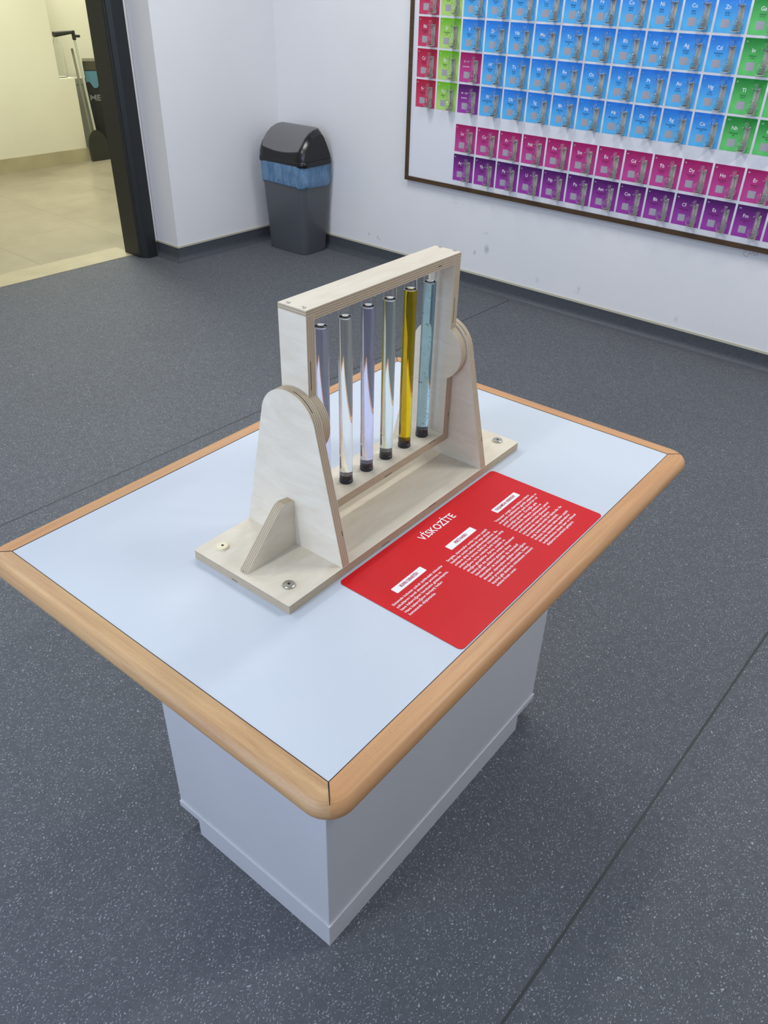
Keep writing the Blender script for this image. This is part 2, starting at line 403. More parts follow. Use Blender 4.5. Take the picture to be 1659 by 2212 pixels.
# faint pencil scribble on the chart wall
bm = bmesh.new()
st_ = [(-3.322, .563), (-3.335, .566), (-3.330, .556), (-3.322, .548), (-3.330, .538), (-3.344, .534), (-3.348, .545), (-3.352, .558), (-3.354, .549), (-3.362, .548), (-3.364, .558), (-3.371, .557), (-3.373, .547), (-3.380, .547), (-3.380, .556), (-3.388, .556), (-3.389, .547), (-3.391, .571)]
for a_, b_ in zip(st_[:-1], st_[1:]): tube(bm, (-.0004, a_[0], a_[1]), (-.0004, b_[0], b_[1]), .0007, 5)
sc_ = obj('wall_scribble', bm, simple('pencil_grey', srgb(146, 148, 154), .7)); sc_.matrix_world = MR
tag(sc_, 'faint pencil scribble on the white wall just below the chart frame', 'scribble')

# ceiling lamps (above the frame; last one added for its light)
for (x, y) in LAMPS:
    t = thing('ceiling_lamp', 'long narrow white ceiling lamp above the exhibit room', 'ceiling lamp', (x, y, ZC), ROT, 'long ceiling lamps of the exhibit room')
    bm = bmesh.new()
    for a in (-1, 1):
        box(bm, -.62, .62, a*.085-.01, a*.085+.01, -.06, 0); box(bm, a*.60-.02, a*.60+.02, -.075, .075, -.06, 0)
    box(bm, -.58, .58, -.075, .075, -.02, 0)
    obj('lamp_housing', bm, M_white, t)

# ---------------------------------------------------------------- exhibit table
L, W, H = 1.1030, .7515, .80
TX, TY = L/2, W/2
OFF = (TX, TY, 0)
tb = thing('exhibit_table', 'white exhibit table with rounded beech edging on a white cabinet base', 'table', OFF)
EW, ET, ER = .040, .036, .018      # edging width, thickness, nose radius
bm = bmesh.new(); box(bm, .0012, L-.0012, .0012, W-.0012, H-.03, H-.0004); obj('tabletop', bm, M_lam, tb, off=OFF)
def edging(i):
    """mitred bullnose strip on side i, rounded at the outer corners"""
    bm = bmesh.new(); uvl = bm.loops.layers.uv.new('UVMap')
    cs = [(0, 0), (L, 0), (L, W), (0, W)]
    a, b = Vector(cs[i]), Vector(cs[(i+1) % 4]); dd = (b-a).normalized(); n = Vector((dd.y, -dd.x)); LL = (b-a).length
    prof = [(0, 0)]+[(EW-ER+ER*math.sin(R(t)), -ET/2+ER*math.cos(R(t))) for t in range(0, 181, 15)]+[(0, -ET)]
    RC = .045   # plan radius of the outer corner measured at the widest profile line
    secs = []
    NS = 7
    # stations: start mitre, arc, straight, arc, end mitre. At each station the profile sits on a line from the mitre corner
    st = []
    cor = EW-RC   # arc centre offset inwards/outwards from the corner
    for k in range(NS+1): st.append(('s', 45-45*k/NS))
    for k in range(NS+1): st.append(('e', 45*k/NS))
    for side, ang in st:
        row = []; t = R(ang)
        for (o_, z) in prof:
            # position for offset o_: arc of radius (o_-cor) about the centre inset by cor, only outward part is rounded
            rr = max(o_-cor, 0)
            base = cor if cor < 0 else 0
            if o_ <= 0: s_, q = 0, 0
            else:
                if rr <= 0: s_, q = -0.0, o_; 
                q = base+rr*math.cos(t); s_ = -(base+rr*math.sin(t)) if ang > 0 else -base
                # inner part keeps the mitre shape
                lim = o_
                if ang > 0:
                    q = min(q, lim); 
                    m_ = (ang/45.0)
                    if rr*math.sin(t)+base < 0: s_ = -(rr*math.sin(t)+base)
            row.append((s_, q, z))
        if ang == 45:   # on the mitre: s = -q exactly
            row = [(-q, q, z) for s_, q, z in row]
        if side == 's': secs.append([(s_, q, z) for s_, q, z in row])
        else: secs.append([(LL-s_, q, z) for s_, q, z in row])
    rows = []
    for sec in secs:
        rows.append([bm.verts.new((a.x+dd.x*s_+n.x*q, a.y+dd.y*s_+n.y*q, H+z)) for s_, q, z in sec])
    m_ = len(prof); acc = [0]
    for k in range(1, m_): acc.append(acc[-1]+(Vector(prof[k])-Vector(prof[k-1])).length)
    for k in range(len(rows)-1):
        for j in range(m_-1):
            vs = (rows[k][j], rows[k+1][j], rows[k+1][j+1], rows[k][j+1])
            if len({tuple(round(c, 6) for c in v.co) for v in vs}) < 3: continue
            f = bm.faces.new(vs)
            for lp, (kk, jj) in zip(f.loops, ((k, j), (k+1, j), (k+1, j+1), (k, j+1))):
                lp[uvl].uv = (secs[kk][jj][0]+i*1.7, acc[jj]+i*.3)
    bmesh.ops.remove_doubles(bm, verts=bm.verts, dist=1e-5)
    return obj('edging', bm, M_beech2 if i == 3 else M_beech, tb, smooth=40, off=OFF)
for i in range(4): edging(i)
# dark mitre joints and joint line round the white top
bm = bmesh.new()
for (x, y), (sx, sy) in (((0, 0), (-1, -1)), ((L, 0), (1, -1)), ((L, W), (1, 1)), ((0, W), (-1, 1))):
    e = .0006; px, py = -sy*sx*e, e
    a = Vector((x, y)); b = a+Vector((sx, sy))*.024; pn = Vector((-sy, sx))*.0007
    vs = [bm.verts.new((q.x, q.y, H+.0003)) for q in (a-pn, b-pn*.6, b+pn*.6, a+pn)]; bm.faces.new(vs)
g = .0011
for x0, x1, y0, y1 in ((0, L, 0, g), (0, L, W-g, W), (0, g, 0, W), (L-g, L, 0, W)):
    vs = [bm.verts.new((x, y, H+.0002)) for x, y in ((x0, y0), (x1, y0), (x1, y1), (x0, y1))]; bm.faces.new(vs)
obj('joint_line', bm, M_dark, tb, off=OFF)
CX0, CY0, CLn, CWn, G, G2, NX, NY = .1451, .1465, .8110, .4611, .0686, .0518, .7312, .3961
bm = bmesh.new(); box(bm, CX0, CX0+CLn, CY0, CY0+CWn, G2, H-.03)
bmesh.ops.bevel(bm, geom=[e for e in bm.edges if abs(e.verts[0].co.z-e.verts[1].co.z) > .1], offset=.001, segments=1, affect='EDGES')
obj('cabinet', bm, M_mel, tb, off=OFF)
def skirt(pts, axis, a0, a1):
    bm = bmesh.new(); prism(bm, pts, axis, a0, a1, 0, 0); obj('skirting_panel', bm, M_mel, tb, off=OFF)
pr = .0035
skirt([(CX0-pr, 0), (CX0+NX, 0), (CX0+NX, G2), (CX0+CLn, G2), (CX0+CLn, G), (CX0-pr, G)], 'y', CY0-pr, CY0+.015)
skirt([(CY0+.0152, 0), (CY0+NY, 0), (CY0+NY, G2), (CY0+CWn, G2), (CY0+CWn, G), (CY0+.0152, G)], 'x', CX0-pr, CX0+.015)
bm = bmesh.new(); box(bm, CX0+.0152, CX0+NX, CY0+.0152, CY0+NY, 0, G2-.0002); obj('plinth', bm, M_mel, tb, off=OFF)

# ---------------------------------------------------------------- information sticker
SO = (.549, .131, H)
st = thing('information_sticker', 'red rounded information sticker in front of the wooden tube rack', 'sticker', SO)
bm = bmesh.new(); prism(bm, rrect(.3078, .7905, .0035, .2558, .009), 'z', H, H+.0008, 0, 0)
obj('sheet', bm, M_red, st, off=SO)
def zt(x, y, z=H+.0011): return Matrix.Translation((x, y, z))
HB = []
for x0, x1 in ((.3500, .4318), (.5075, .5888), (.6620, .7465)):
    bm = bmesh.new(); vs = [bm.verts.new((x, y, H+.0010)) for x, y in rrect(x0, x1, .1612, .1765, .0016, 3)]; bm.faces.new(vs)
    HB.append(obj('heading_box', bm, M_white, st, off=SO))
bm = bmesh.new(); text_into(bm, 'VİSKOZİTE', .0232, zt(.4975, .2158), bold=.012, fit=.1045); obj('title_lettering', bm, M_white, st, off=SO)
for hb_, (s, x0, wd) in zip(HB, (('BUNU DENEYİN', .3668, .0475), ('PEKİ NASIL?', .5287, .0370), ('YAŞAMDA NEREDE?', .6672, .0700))):
    bm = bmesh.new(); text_into(bm, s, .0088, zt(x0, .1662, H+.0013), bold=.02, fit=wd); obj('heading_lettering', bm, M_redtxt, hb_, off=SO)
T1 = ['Sistemde bulunan çubuk şeklindeki viskozite', 'çubuklarını kendi ekseninde çeviriniz ve', 'hava kabarcığının hareketini gözlemleyiniz.', 'Hava kabarcığının ilerleyiş hızları', 'konusunda düşününüz.']
T2 = ['Sergide, ziyaretçiler sıvıları içeren çeşitli', 'kaplardan sıvıları bırakarak veya sıkarak', 'sıvıların akış hızlarını gözlemleyebilirler. Bu', 'sıvıların her birinin farklı bir viskoziteye sahip', 'olduğunu ve bu nedenle farklı hızlarda', 'aktığını görebilirler. Ayrıca, sıcaklık ve', 'basınç gibi dış etkenlerin sıvıların viskozitesi', 'üzerindeki etkilerini gösteren deney', 'düzenekleri de bulunabilir. Bu interaktif', 'deneyler, ziyaretçilere akışkan mekaniğinin', 'temel prensiplerini ve mühendislik, kimya,', 'biyoloji gibi alanlarda viskozitenin önemini', 'anlama fırsatı sunar.']
T3 = ["'Viskozite' sergisi, ziyaretçilere sıvıların", 'akışkanlık özelliklerinin günlük yaşamda ve', 'çeşitli endüstrilerde nasıl önemli bir rol', 'oynadığını gösterir. Örneğin, gıda', 'endüstrisinde viskozite, sosların ve', 'şurupların kıvamını belirlemede; petrol', 'endüstrisinde petrolün işlenmesi ve', 'taşınmasında; tıpta ise ilaçların', 'formülasyonunda kritik bir faktördür. Bu', 'sergi, katılımcıların mühendislik,', 'kimyaya, biyolojiden tıbba kadar çeşitli', 'alanlarda viskozitenin uygulamalarını', 'keşfetmelerine olanak tanır ve bilimsel', 'düşünme becerilerini geliştirir.']
def text_width(t, size):
    cu = bpy.data.curves.new('t', 'FONT'); cu.body = t; cu.size = size; o = bpy.data.objects.new('t', cu)
    me = bpy.data.meshes.new_from_object(o); xs = [v.co.x for v in me.vertices]
    bpy.data.objects.remove(o); bpy.data.meshes.remove(me); bpy.data.curves.remove(cu); return max(xs)-min(xs)
for T, x0, ref, wd in ((T1, .3200, 0, .1380), (T2, .4745, 0, .1275), (T3, .6335, 1, .1370)):
    bm = bmesh.new(); k = wd/text_width(T[ref], .0072)
    for i, s in enumerate(T): text_into(bm, s, .0072, zt(x0, .1465-.0086*i), bold=.013, res=2, xs=k)
    obj('paragraph', bm, M_white, st, off=SO)

# ---------------------------------------------------------------- tube rack
ZB = .8175; TH = .0177; YC = .3768; ZCN = 1.0508; XU, XF = .3254, .7540
RO = (XU/2+(XF+TH)/2, YC, H)
rk = thing('tube_rack', 'birch plywood stand with a pivoting frame holding six liquid tubes', 'laboratory rack', RO)
def ply(name, pts, axis, a0, a1, parent=None, par_off=RO):
    bm = bmesh.new(); prism(bm, pts, axis, a0, a1); return obj(name, bm, [M_ply, M_edge], parent or rk, smooth=25, off=par_off)
ply('base_board', rrect(.1963, .9036, .2617, .4928, .002, 2), 'z', H, ZB)
def upright_pts():
    hb, r, zc = .1148, .0602, 1.0518
    D = math.hypot(hb, zc-ZB); al = math.atan2(ZB-zc, hb); be = math.acos(r/D)
    ta = al+be
    pts = [(YC-hb, ZB), (YC+hb, ZB)]
    n = 22; a0, a1 = ta, math.pi-ta
    for i in range(n+1):
        t = a0+(a1-a0)*i/n; pts.append((YC+r*math.cos(t), zc+r*math.sin(t)))
    return pts
ply('upright', upright_pts(), 'x', XU, XU+TH)
ply('upright', upright_pts(), 'x', XF, XF+TH)
def gusset(x0, s):
    P = [(x0, ZB), (x0, .9075), (x0-s*.022, .9110), (x0-s*.030, .9085), (x0-s*.036, .9035), (x0-s*.044, .895), (x0-s*.1125, .8250), (x0-s*.1160, .8225), (x0-s*.1165, ZB)]
    return P
ply('gusset', gusset(XU, 1), 'y', .3712, .3712+TH)
ply('gusset', gusset(XF+TH, -1), 'y', .3712, .3712+TH)
def bolt(x, y, mat, name='bolt', lab=None):
    bm = bmesh.new(); lathe(bm, [(0, ZB+.0032), (.0022, ZB+.0032), (.0024, ZB+.004), (.0095, ZB+.0038), (.0105, ZB+.0030), (.0108, ZB), (0, ZB)], 28, x, y)
    o = obj(name, bm, mat, rk, smooth=30, off=RO)
    bm = bmesh.new(); lathe(bm, [(0, ZB+.0042), (.0026, ZB+.0042), (.0026, ZB+.0038)], 6, x, y); obj('socket', bm, M_hole, o, off=RO)
    if lab: o['label'] = lab
bolt(.2338, .4610, M_brassy, lab='cream capped bolt'); bolt(.2338, .2990, M_steel); bolt(.8785, .2995, M_steel); bolt(.8785, .4610, M_steel)
# pivoting frame
GAP = .0022; X1, X2 = XU+TH+GAP, XF-GAP; HH, HD, TP = .1916, .0292, .0095
RZT, RZB = ZCN+HH, ZCN-HH
fr_ = bpy.data.objects.new('pivoting_frame', None)
def side_pts():
    r = .0580; a = math.asin(HD/r); pts = []
    zt_, zb_ = ZCN+HH-TP, ZCN-HH+TP
    pts += [(YC-HD, zb_), (YC+HD, zb_)]
    n = 14; t0, t1 = -math.pi/2+a, math.pi/2-a
    pts += [(YC+r*math.cos(t0+(t1-t0)*i/n), ZCN+r*math.sin(t0+(t1-t0)*i/n)) for i in range(n+1)]
    pts += [(YC+HD, zt_), (YC-HD, zt_)]
    pts += [(YC+r*math.cos(math.pi+t0+(t1-t0)*i/n), ZCN+r*math.sin(math.pi+t0+(t1-t0)*i/n)) for i in range(n+1)]
    return pts
bm = bmesh.new()
ply('frame_side', side_pts(), 'x', X1, X1+TH)
ply('frame_side', side_pts(), 'x', X2-TH, X2)
bpy.data.objects.remove(fr_)
def rail(zo, s):   # rabbeted board; s=-1 hangs below zo
    P = [(X1, zo), (X2, zo), (X2, zo+s*TP), (X2-TH, zo+s*TP), (X2-TH, zo+s*TH), (X1+TH, zo+s*TH), (X1+TH, zo+s*TP), (X1, zo+s*TP)]
    bm = bmesh.new(); prism(bm, P, 'y', YC-HD, YC+HD, 1, 0)
    uvl = bm.loops.layers.uv.get('UVMap')
    for f in bm.faces:
        nrm = f.normal if f.normal.length else (f.calc_center_median()*0)
        f.normal_update()
        if abs(f.normal.y) > .5 or abs(f.normal.x) > .5:
            f.material_index = 1
            for lp in f.loops:
                c = lp.vert.co; lp[uvl].uv = ((c.x if abs(f.normal.y) > .5 else c.y)+zo, min(.999, max(0, abs(c.z-zo)/TH)))
        else:
            f.material_index = 0
            for lp in f.loops: lp[uvl].uv = (lp.vert.co.x*.8+zo, lp.vert.co.y+zo)
    o = obj('frame_rail', bm, [M_ply, M_edge], rk, off=RO)
    return o
rail(RZT, -1); rail(RZB, 1)
for x in (.3537, .7498):
    for y in (.3605, .3925):
        bm = bmesh.new(); lathe(bm, [(0, RZT+.0002), (.0016, RZT+.0002), (.0026, RZT+.0009), (.0040, RZT+.0006), (.0042, RZT-.001)], 16, x, y)
        obj('screw', bm, M_steel, rk, smooth=30, off=RO)
# axle between upright and frame
for xa in (XU+TH*.5, XF-GAP-.001):
    pass

# ---------------------------------------------------------------- liquid tubes
ZT0, ZT1, ZL = RZB+TH, RZT-TH, 1.1935
TR = .0122
LIQ = [('pale lavender liquid', (.74, .74, 1.0, 1), 30, 'tube of pale lavender liquid, nearest the left side of the rack'),
       ('clear liquid', (.93, .96, .86, 1), 14, 'tube of clear faintly yellowish liquid, second from the left in the rack'),
       ('lavender liquid', (.66, .66, .99, 1), 30, 'tube of stronger lavender liquid between the clear and pale green ones'),
       ('pale green liquid', (.80, .95, .90, 1), 30, 'tube of pale grey-green liquid beside the yellow one'),
       ('yellow liquid', (.95, .87, .0, 1), 170, 'tube of bright golden yellow liquid in the rack'),
       ('light blue liquid', (.28, .68, .84, 1), 44, 'tube of light blue bubbly liquid at the right end of the rack')]
for i, (nm, c, dens, lab) in enumerate(LIQ):
    x = .4098+.0585*i; y = YC+.0015; B = (x, y, ZT0)
    zl = ZL+random.uniform(-.002, .003)
    t = thing('liquid_tube', lab, 'liquid tube', B, 0, 'sealed liquid tubes in the plywood rack')
    mat = liquid(nm.replace(' ', '_'), c, dens, 1.46)
    bm = bmesh.new(); r = TR
    prof = [(0, .0112), (r, .0112), (r, zl-ZT0)]
    lip = zl-ZT0
    prof += [(r*.94, lip-.0003), (r*.78, lip-.0015), (r*.42, lip-.0023), (0, lip-.0026)]
    lathe(bm, prof, 40); obj('liquid', bm, mat, t, smooth=50)
    bm = bmesh.new(); ri = r-.0016; zt_ = ZT1-ZT0-.0003; z0 = lip+.0004
    lathe(bm, [(r, z0), (r, zt_), (ri, zt_), (ri, z0), (r, z0)], 40); obj('tube_wall', bm, M_glass, t, smooth=50)
    bm = bmesh.new(); lathe(bm, [(0, .0002), (r*1.04, .0002), (r*1.04, .0062), (r*1.0, .0066), (r*1.0, .0110), (r*.93, .0111), (r*.93, .0165), (0, .0165)], 32); obj('stopper', bm, M_cap, t, smooth=35)
    if i == 5:
        bm = bmesh.new(); rnd = random.Random(3)
        for k in range(170):
            if k % 3 == 0: an = rnd.uniform(0, 2*math.pi)
            else: an = rnd.gauss(-1.5, .45)
            zz = rnd.uniform(.02, lip-.01); rad = rnd.choice([.0004, .0005, .0006, .0009, .0013]); rr = r*.93-rad
            M = Matrix.Translation((rr*math.cos(an), rr*math.sin(an), zz)) @ Matrix.Diagonal((rad, rad, rad, 1))
            bmesh.ops.create_icosphere(bm, subdivisions=1, radius=1, matrix=M)
        mb = NT('air_bubble').base((1, 1, 1, 1)).set(Roughness=0.0, IOR=.69, Transmission_Weight=1.0).m
        bo = obj('bubbles', bm, mb, t, smooth='all'); bo['kind'] = 'stuff'; bo['label'] = 'small air bubbles in blue liquid'

# ---------------------------------------------------------------- swing-top bin (room frame, base at corner)
BC = RW(-.168, -.328, 0)
bn = thing('waste_bin', 'grey plastic waste bin with black swing lid and blue liner in the corner', 'waste bin', BC, ROT+R(2))
def rsec(hx, hy, r, z, seg=6, cx=0, cy=0): return [(x+cx, y+cy, z) for x, y in rrect(-hx, hx, -hy, hy, r, seg)]
def loft(bm, secs, cap0=True, cap1=True, mi=0):
    rows = [[bm.verts.new(p) for p in s] for s in secs]
    for k in range(len(rows)-1):
        n = len(rows[k])
        for i in range(n): bm.faces.new((rows[k][i], rows[k][(i+1) % n], rows[k+1][(i+1) % n], rows[k+1][i])).material_index = mi
    if cap0: bm.faces.new(rows[0][::-1]).material_index = mi
    if cap1: bm.faces.new(rows[-1]).material_index = mi
    return rows
# depth along u (x), width along v (y)
bm = bmesh.new(); loft(bm, [rsec(.116, .172, .042, 0), rsec(.120, .177, .045, .01), rsec(.148, .206, .055, .57)]); obj('bin_body', bm, M_binbody, bn, smooth=40)
bm = bmesh.new(); rnd = random.Random(5)
s0 = []; 
pts = rrect(-.1495, .1495, -.208, .208, .056, 10); n = len(pts)
ph = [rnd.uniform(0, 6.28) for _ in range(6)]
def wob(i, a): return a*(math.sin(i/n*6.28*5+ph[0])+.7*math.sin(i/n*6.28*9+ph[1])+.4*math.sin(i/n*6.28*17+ph[2]))
secs = []
for z, off, am, zam in ((.448, .0010, .0012, .010), (.453, .0050, .0022, .010), (.490, .003, .0025, .006), (.53, .004, .003, .003), (.56, .004, .0025, 0), (.592, .002, .001, 0)):
    ring = []
    for i, (x, y) in enumerate(pts):
        l_ = math.hypot(x, y); k = 1+(off+wob(i+z*60, am))/l_; tz = 1-(.6-z)*.12
        ring.append((x*k*tz, y*k*tz, z+(wob(i, 1)*zam*.5)))
    secs.append(ring)
loft(bm, secs, False, False); o = obj('bin_liner', bm, M_liner, bn, smooth='all')
# lid: rim + hood
HX, HY = .150, .2195
bm = bmesh.new()
loft(bm, [rsec(HX, HY, .05, .578, 8), rsec(HX+.002, HY+.002, .05, .584, 8), rsec(HX, HY, .05, .606, 8), rsec(HX-.003, HY-.003, .048, .610, 8)])
# hood profile in (u,z): front curve up to ridge then back down
hood = [(-.157, .608), (-.156, .640), (-.146, .675), (-.122, .712), (-.085, .748), (-.042, .775), (.005, .790), (.045, .795), (.065, .790), (.088, .765), (.120, .70), (.148, .640), (.155, .608)]
rows = []
NY_ = 24
for k in range(NY_+1):
    y = -1+2*k/NY_
    q = 1-max(0, abs(y)-.72)**2*2.2
    e_ = max(0, (abs(y)-.75)/.25)**2
    rows.append([bm.verts.new((hx_*(1-.13*e_)*.94, y*(HY-.008)*(1-(z-.608)*.22)*(1-.012*(abs(hx_) > .14)), .608+(z-.608)*q)) for hx_, z in hood])
for k in range(NY_):
    for j in range(len(hood)-1): bm.faces.new((rows[k][j], rows[k+1][j], rows[k+1][j+1], rows[k][j+1]))
bm.faces.new(rows[0]); bm.faces.new(rows[-1][::-1])
obj('bin_lid', bm, M_binblack, bn, smooth=40)
# flap lies in the front of the hood
fl = [(-.146, .668), (-.121, .709), (-.086, .746), (-.043, .7735), (.005, .789), (.045, .7945), (.060, .7925)]
bm = bmesh.new(); top = []; bot = []
NY_ = 14
for k in range(NY_+1):
    y = -1+2*k/NY_; row = []; rb = []
    for jx, (a, z) in enumerate(fl):
        dip = .016*(1-y*y)*(1 if jx == 0 else (.4 if jx == 1 else 0))
        wdt = .178-.012*(1 if jx == 0 else 0)-.0*jx
        zz = .608+(z-dip-.608)*(1-max(0, abs(y*wdt/(HY-.004))-.72)**2*2.2)
        row.append(bm.verts.new(((a-.004)*.945-dip*.3, y*wdt*(1-(z-.608)*.2), zz+.0060)))
        rb.append(bm.verts.new(((a+.002)*.94-dip*.3, y*wdt*(1-(z-.608)*.2), zz-.003)))
    top.append(row); bot.append(rb)
nf = len(fl)
for k in range(NY_):
    for j in range(nf-1):
        bm.faces.new((top[k][j], top[k+1][j], top[k+1][j+1], top[k][j+1])); bm.faces.new((bot[k][j+1], bot[k+1][j+1], bot[k+1][j], bot[k][j]))
    bm.faces.new((top[k][0], bot[k][0], bot[k+1][0], top[k+1][0])); bm.faces.new((top[k][-1], top[k+1][-1], bot[k+1][-1], bot[k][-1]))
for k in (0, NY_):
    for j in range(nf-1): bm.faces.new((top[k][j], top[k][j+1], bot[k][j+1], bot[k][j]))
obj('swing_flap', bm, M_flap, bn, smooth=40)

# ---------------------------------------------------------------- periodic table board on the right wall
PW, PH = .1547, .1568
# board frame: origin at the La tile's top-left on the panel face; local x = towards image right (-v), z up, y = out of wall (towards room, -u)
BU, BV, BZ = -.0205, -1.543, .9298
BO = RW(0, BV, BZ)
MB = Matrix.Translation(RW(BU, BV, BZ)) @ Matrix.Rotation(ROT, 4, 'Z') @ Matrix(((0, -1, 0, 0), (-1, 0, 0, 0), (0, 0, 1, 0), (0, 0, 0, 1)))
# columns of that matrix: local x -> -v, local y -> -u (into the room), local z -> z.  (mirrored basis avoided below)
def BP(i, j, e=0.0): return Vector((BU-e, BV-i*PW, BZ-j*PH))      # room coords of grid position, e metres in front of the panel
bd = thing('periodic_table_board', 'large wall-mounted periodic table board in a dark brown frame', 'wall chart', RW(0, BP(5, 0).y, BZ-2.29*PH), ROT)
bo = Vector((0, BP(5, 0).y, BZ-2.29*PH))
def bobj(name, bm, mats, parent=None, smooth=False):
    return obj(name, bm, mats, parent or bd, smooth=smooth, off=tuple(bo))
I0, I1, J0, J1 = -2.22, 16.4, -7.2, 2.13
bm = bmesh.new(); a, b = BP(I0-.05, J1+.05), BP(I1, J0); box(bm, BU, -.001, b.y, a.y, a.z, b.z); bobj('panel', bm, M_board)
FW = .155
bm = bmesh.new()
a, b = BP(I0-FW, J1+FW*.98), BP(I1+FW, J0-FW); ai, bi = BP(I0, J1), BP(I1, J0)
FE = BU-.010
box(bm, FE, -.0005, ai.y, a.y, a.z, b.z); box(bm, FE, -.0005, b.y, bi.y, a.z, b.z)
box(bm, FE, -.0005, bi.y, ai.y, a.z, ai.z); box(bm, FE, -.0005, bi.y, ai.y, bi.z, b.z)
bobj('board_frame', bm, M_bframe)
# element data: (column i, row j, symbol, name, mass, number, colour)
R4, R5, R6, R7 = -1.32-3*.9985, -1.32-2*.998, -1.32-.998, -1.32
E_ = []
def row(j, items):
    for i, sy, nmn, ms, no, cl in items: E_.append((i, j, sy, nmn, ms, no, cl))
row(R4, [(-2, 'K', 'Potasyum', '39.098', 19, 'red'), (-1, 'Ca', 'Kalsiyum', '40.078', 20, 'lime'), (0, 'Sc', 'Skandiyum', '44.956', 21, 'blue'), (1, 'Ti', 'Titanyum', '47.867', 22, 'blue'), (2, 'V', 'Vanadyum', '50.942', 23, 'blue'), (3, 'Cr', 'Krom', '51.996', 24, 'blue'), (4, 'Mn', 'Mangan', '54.938', 25, 'blue'), (5, 'Fe', 'Demir', '55.845', 26, 'blue'), (6, 'Co', 'Kobalt', '58.933', 27, 'blue'), (7, 'Ni', 'Nikel', '58.693', 28, 'blue'), (8, 'Cu', 'Bakır', '63.546', 29, 'blue'), (9, 'Zn', 'Çinko', '65.38', 30, 'blue'), (10, 'Ga', 'Galyum', '69.723', 31, 'green')])
row(R5, [(-2, 'Rb', 'Rubidyum', '85.468', 37, 'red'), (-1, 'Sr', 'Stronsiyum', '87.62', 38, 'lime'), (0, 'Y', 'İtriyum', '88.906', 39, 'blue'), (1, 'Zr', 'Zirkonyum', '91.224', 40, 'blue'), (2, 'Nb', 'Niyobyum', '92.906', 41, 'blue'), (3, 'Mo', 'Molibden', '95.95', 42, 'blue'), (4, 'Tc', 'Teknesyum', '98', 43, 'blue'), (5, 'Ru', 'Rutenyum', '101.07', 44, 'blue'), (6, 'Rh', 'Rodyum', '102.91', 45, 'blue'), (7, 'Pd', 'Paladyum', '106.42', 46, 'blue'), (8, 'Ag', 'Gümüş', '107.868', 47, 'blue'), (9, 'Cd', 'Kadmiyum', '112.41', 48, 'blue'), (10, 'In', 'İndiyum', '114.82', 49, 'green')])
row(R6, [(-2, 'Cs', 'Sezyum', '132.91', 55, 'red'), (-1, 'Ba', 'Baryum', '137.33', 56, 'lime'), (0, '57 - 71', 'Lantanitler', '', '', 'pink'), (1, 'Hf', 'Hafniyum', '178.49', 72, 'blue'), (2, 'Ta', 'Tantal', '180.95', 73, 'blue'), (3, 'W', 'Volfram', '183.84', 74, 'blue'), (4, 'Re', 'Renyum', '186.21', 75, 'blue'), (5, 'Os', 'Osmiyum', '190.23', 76, 'blue'), (6, 'Ir', 'İridyum', '192.22', 77, 'blue'), (7, 'Pt', 'Platin', '195.084', 78, 'blue'), (8, 'Au', 'Altın', '196.9665', 79, 'blue'), (9, 'Hg', 'Cıva', '200.592', 80, 'blue'), (10, 'Tl', 'Talyum', '204.38', 81, 'green'), (11, 'Pb', 'Kurşun', '207.2', 82, 'green')])
row(R7, [(-2, 'Fr', 'Fransiyum', '223', 87, 'red'), (-1, 'Ra', 'Radyum', '226', 88, 'lime'), (0, '89 - 103', 'Aktinitler', '', '', 'purple'), (1, 'Rf', 'Rutherfordiyum', '267', 104, 'blue'), (2, 'Db', 'Dubniyum', '268', 105, 'blue'), (3, 'Sg', 'Seaborgiyum', '269', 106, 'blue'), (4, 'Bh', 'Bohriyum', '270', 107, 'blue'), (5, 'Hs', 'Hassiyum', '277', 108, 'blue'), (6, 'Mt', 'Meitneriyum', '278', 109, 'blue'), (7, 'Ds', 'Darmstadtiyum', '281', 110, 'blue'), (8, 'Rg', 'Röntgenyum', '282', 111, 'blue'), (9, 'Cn', 'Kopernikyum', '285', 112, 'blue'), (10, 'Nh', 'Nihonyum', '286', 113, 'green'), (11, 'Fl', 'Flerovyum', '289', 114, 'green')])
LA = [('La', 'Lantan', '138.91'), ('Ce', 'Seryum', '140.12'), ('Pr', 'Praseodim', '140.91'), ('Nd', 'Neodimyum', '144.24'), ('Pm', 'Prometyum', '145'), ('Sm', 'Samaryum', '150.36'), ('Eu', 'Evropiyum', '151.96'), ('Gd', 'Gadolinyum', '157.25'), ('Tb', 'Terbiyum', '158.93'), ('Dy', 'Disprosyum', '162.50'), ('Ho', 'Holmiyum', '164.93'), ('Er', 'Erbiyum', '167.26')]
AC = [('Ac', 'Aktinyum', '227'), ('Th', 'Toryum', '232.04'), ('Pa', 'Protaktinyum', '231.04'), ('U', 'Uranyum', '238.03'), ('Np', 'Neptünyum', '237'), ('Pu', 'Plütonyum', '244'), ('Am', 'Amerikyum', '243'), ('Cm', 'Küriyum', '247'), ('Bk', 'Berkelyum', '247'), ('Cf', 'Kaliforniyum', '251'), ('Es', 'Aynştaynyum', '252'), ('Fm', 'Fermiyum', '257')]
row(0, [(k, a_, b_, c_, 57+k, 'pink') for k, (a_, b_, c_) in enumerate(LA)])
row(1.02, [(k, a_, b_, c_, 89+k, 'purple') for k, (a_, b_, c_) in enumerate(AC)]+[(12, 'Md', 'Mendelevyum', '258', 101, 'purple')])
E_vis = E_
